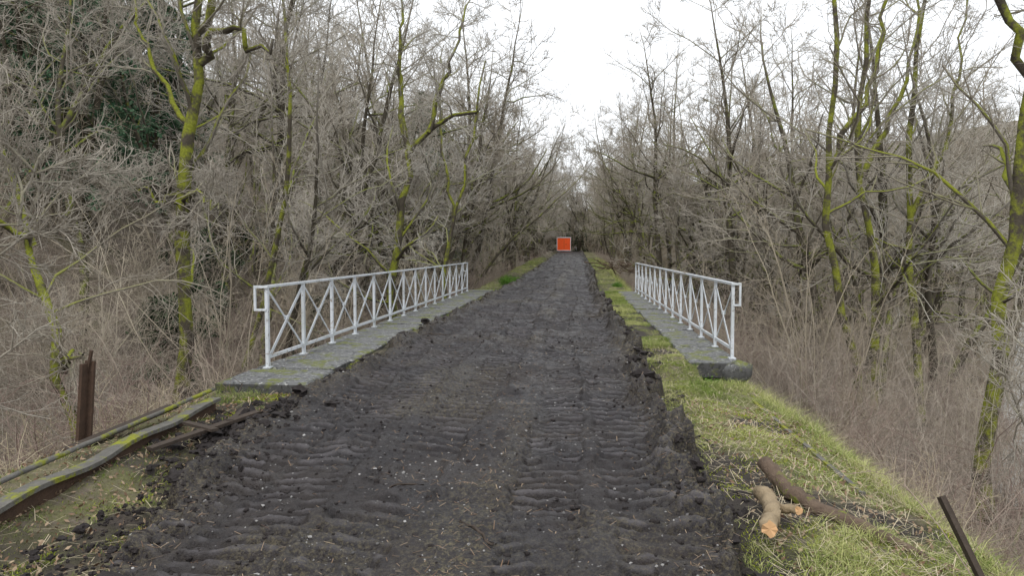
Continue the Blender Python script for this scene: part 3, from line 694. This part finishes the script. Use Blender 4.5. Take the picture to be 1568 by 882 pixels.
for (p,q,w,tk) in (((-3.7,6.2,-.10),(-3.15,7.2,.02),.09,.03),((-3.8,7.0,-.05),(-3.3,6.6,-.02),.07,.025),((-3.6,7.9,-.10),(-3.3,6.9,.0),.06,.02),((-4.5,6.0,-.15),(-4.15,7.4,.02),.14,.03)):
    a.bar(p,q,w,tk,(0,0,1))
a.obj('broken_planks',M_timber)
for i,(x0,y0,L,az) in enumerate([(-3.0,13.8,.7,.2),(.35,18.5,.9,.1),(-2.9,14.6,.6,1.0),(-.45,4.1,.4,2.2),(-3.2,6.1,.5,.5),(-1.3,5.1,.25,.3),(.1,12,.3,.9),(-3.5,7.6,.6,2.5),(-3.3,5.6,.5,1.9),(-2.9,5.0,.4,.4)]):
    c_,s_=math.cos(az),math.sin(az); zz=float(max(track_h(np.array([x0]),np.array([y0]))[0],surf_h(np.array([x0]),np.array([y0]))[0]))+.015
    curvetube('stick',[(x0,y0,zz),(x0+c_*L*.5,y0+s_*L*.5,zz+.03),(x0+c_*L,y0+s_*L,zz+.01)],[.008,.006,.003],6,M_timber,seed=20+i,n=8,jit=.01)
lumps('boulder',np.array([2.30]),np.array([10.80]),np.array([-.11]),np.array([.17]),M_stone,np.random.default_rng(3),True,True,flat=1,jit=.08)
hp=[]
for i in range(50):
    x0=2.4+1.6*U(); y0=47+8*U(); az=U(0,6.28); L=U(.8,2.2)
    hp.append([(x0,y0,.1+U()*.5),(x0+math.cos(az)*L,y0+math.sin(az)*L,.2+U()*.8)])
P=np.array([resample(h_,5) for h_ in hp])+rng.normal(0,.03,(50,5,3)); R=np.full((50,5),.03)*rng.uniform(.4,1.3,(50,1))
mkobj('brushwood_heap',assemble('brushwood_heap',[(P,R,5)],M_log))

# ------------------------------------------------------------------ orange site container
cz=float(trackz(131.))+.02
cont=empty('site_container'); cx=-1.9; cy=131.
a=Acc(); a.box((cx-1.12,cy,cz+.22),(cx+1.12,cy+2.4,cz+2.35))
for i in range(9): a.box((cx-1.0+i*.24,cy-.035,cz+.35),(cx-.90+i*.24,cy-.001,cz+2.2))
a.obj('body',M_or,cont)
a=Acc()
a.box((cx-1.22,cy-.08,cz+2.36),(cx+1.22,cy+2.45,cz+2.50)); a.box((cx-1.20,cy-.08,cz+.10),(cx+1.20,cy+2.44,cz+.215))
for s in (-1,1): a.box((cx+s*1.17-.045,cy-.07,cz+.218),(cx+s*1.17+.045,cy-.002,cz+2.357))
a.obj('frame',M_tr,cont)
a=Acc()
for s in (-1,1): a.box((cx+s*.85-.15,cy+.2,cz-.05),(cx+s*.85+.15,cy+2.2,cz+.098))
a.box((cx+.03,cy-.05,cz+.4),(cx+.06,cy-.036,cz+2.1)); a.box((cx+.3,cy-.055,cz+1.2),(cx+.5,cy-.036,cz+1.26))
a.obj('skids_and_bolts',M_dk,cont)

# ------------------------------------------------------------------ camera, light
cam=bpy.data.cameras.new('camera'); co=bpy.data.objects.new('camera',cam); COL.objects.link(co); scene.camera=co
cam.sensor_width=36; cam.lens=36*1150/1568; cam.clip_end=2000; cam.clip_start=.05
co.location=(0,0,1.64); co.rotation_euler=(math.radians(90-2.89),0,math.radians(4.77))
sun=bpy.data.lights.new('sun','SUN'); sun.energy=1.5; sun.angle=math.radians(18); sun.color=(1,.975,.94)
so=bpy.data.objects.new('sun',sun); COL.objects.link(so)
EL,AZ=math.radians(50),math.radians(195)
d=Vector((math.sin(AZ)*math.cos(EL),math.cos(AZ)*math.cos(EL),math.sin(EL)))
so.rotation_euler=d.to_track_quat('Z','Y').to_euler()
w=bpy.data.worlds.new('World'); scene.world=w; w.use_nodes=True; nt=w.node_tree; bg=nt.nodes['Background']
sk=nt.nodes.new('ShaderNodeTexSky'); sk.sky_type='NISHITA'; sk.sun_disc=False; sk.sun_elevation=EL; sk.sun_rotation=AZ; sk.dust_density=5; sk.ozone_density=1
mx=nt.nodes.new('ShaderNodeMix'); mx.data_type='RGBA'; mx.inputs[0].default_value=.88
nt.links.new(sk.outputs[0],mx.inputs[6]); mx.inputs[7].default_value=(14.6,15.0,15.5,1)
nt.links.new(mx.outputs[2],bg.inputs[0]); bg.inputs[1].default_value=.1
scene.view_settings.view_transform='Standard'; scene.view_settings.look='None'; scene.view_settings.exposure=0
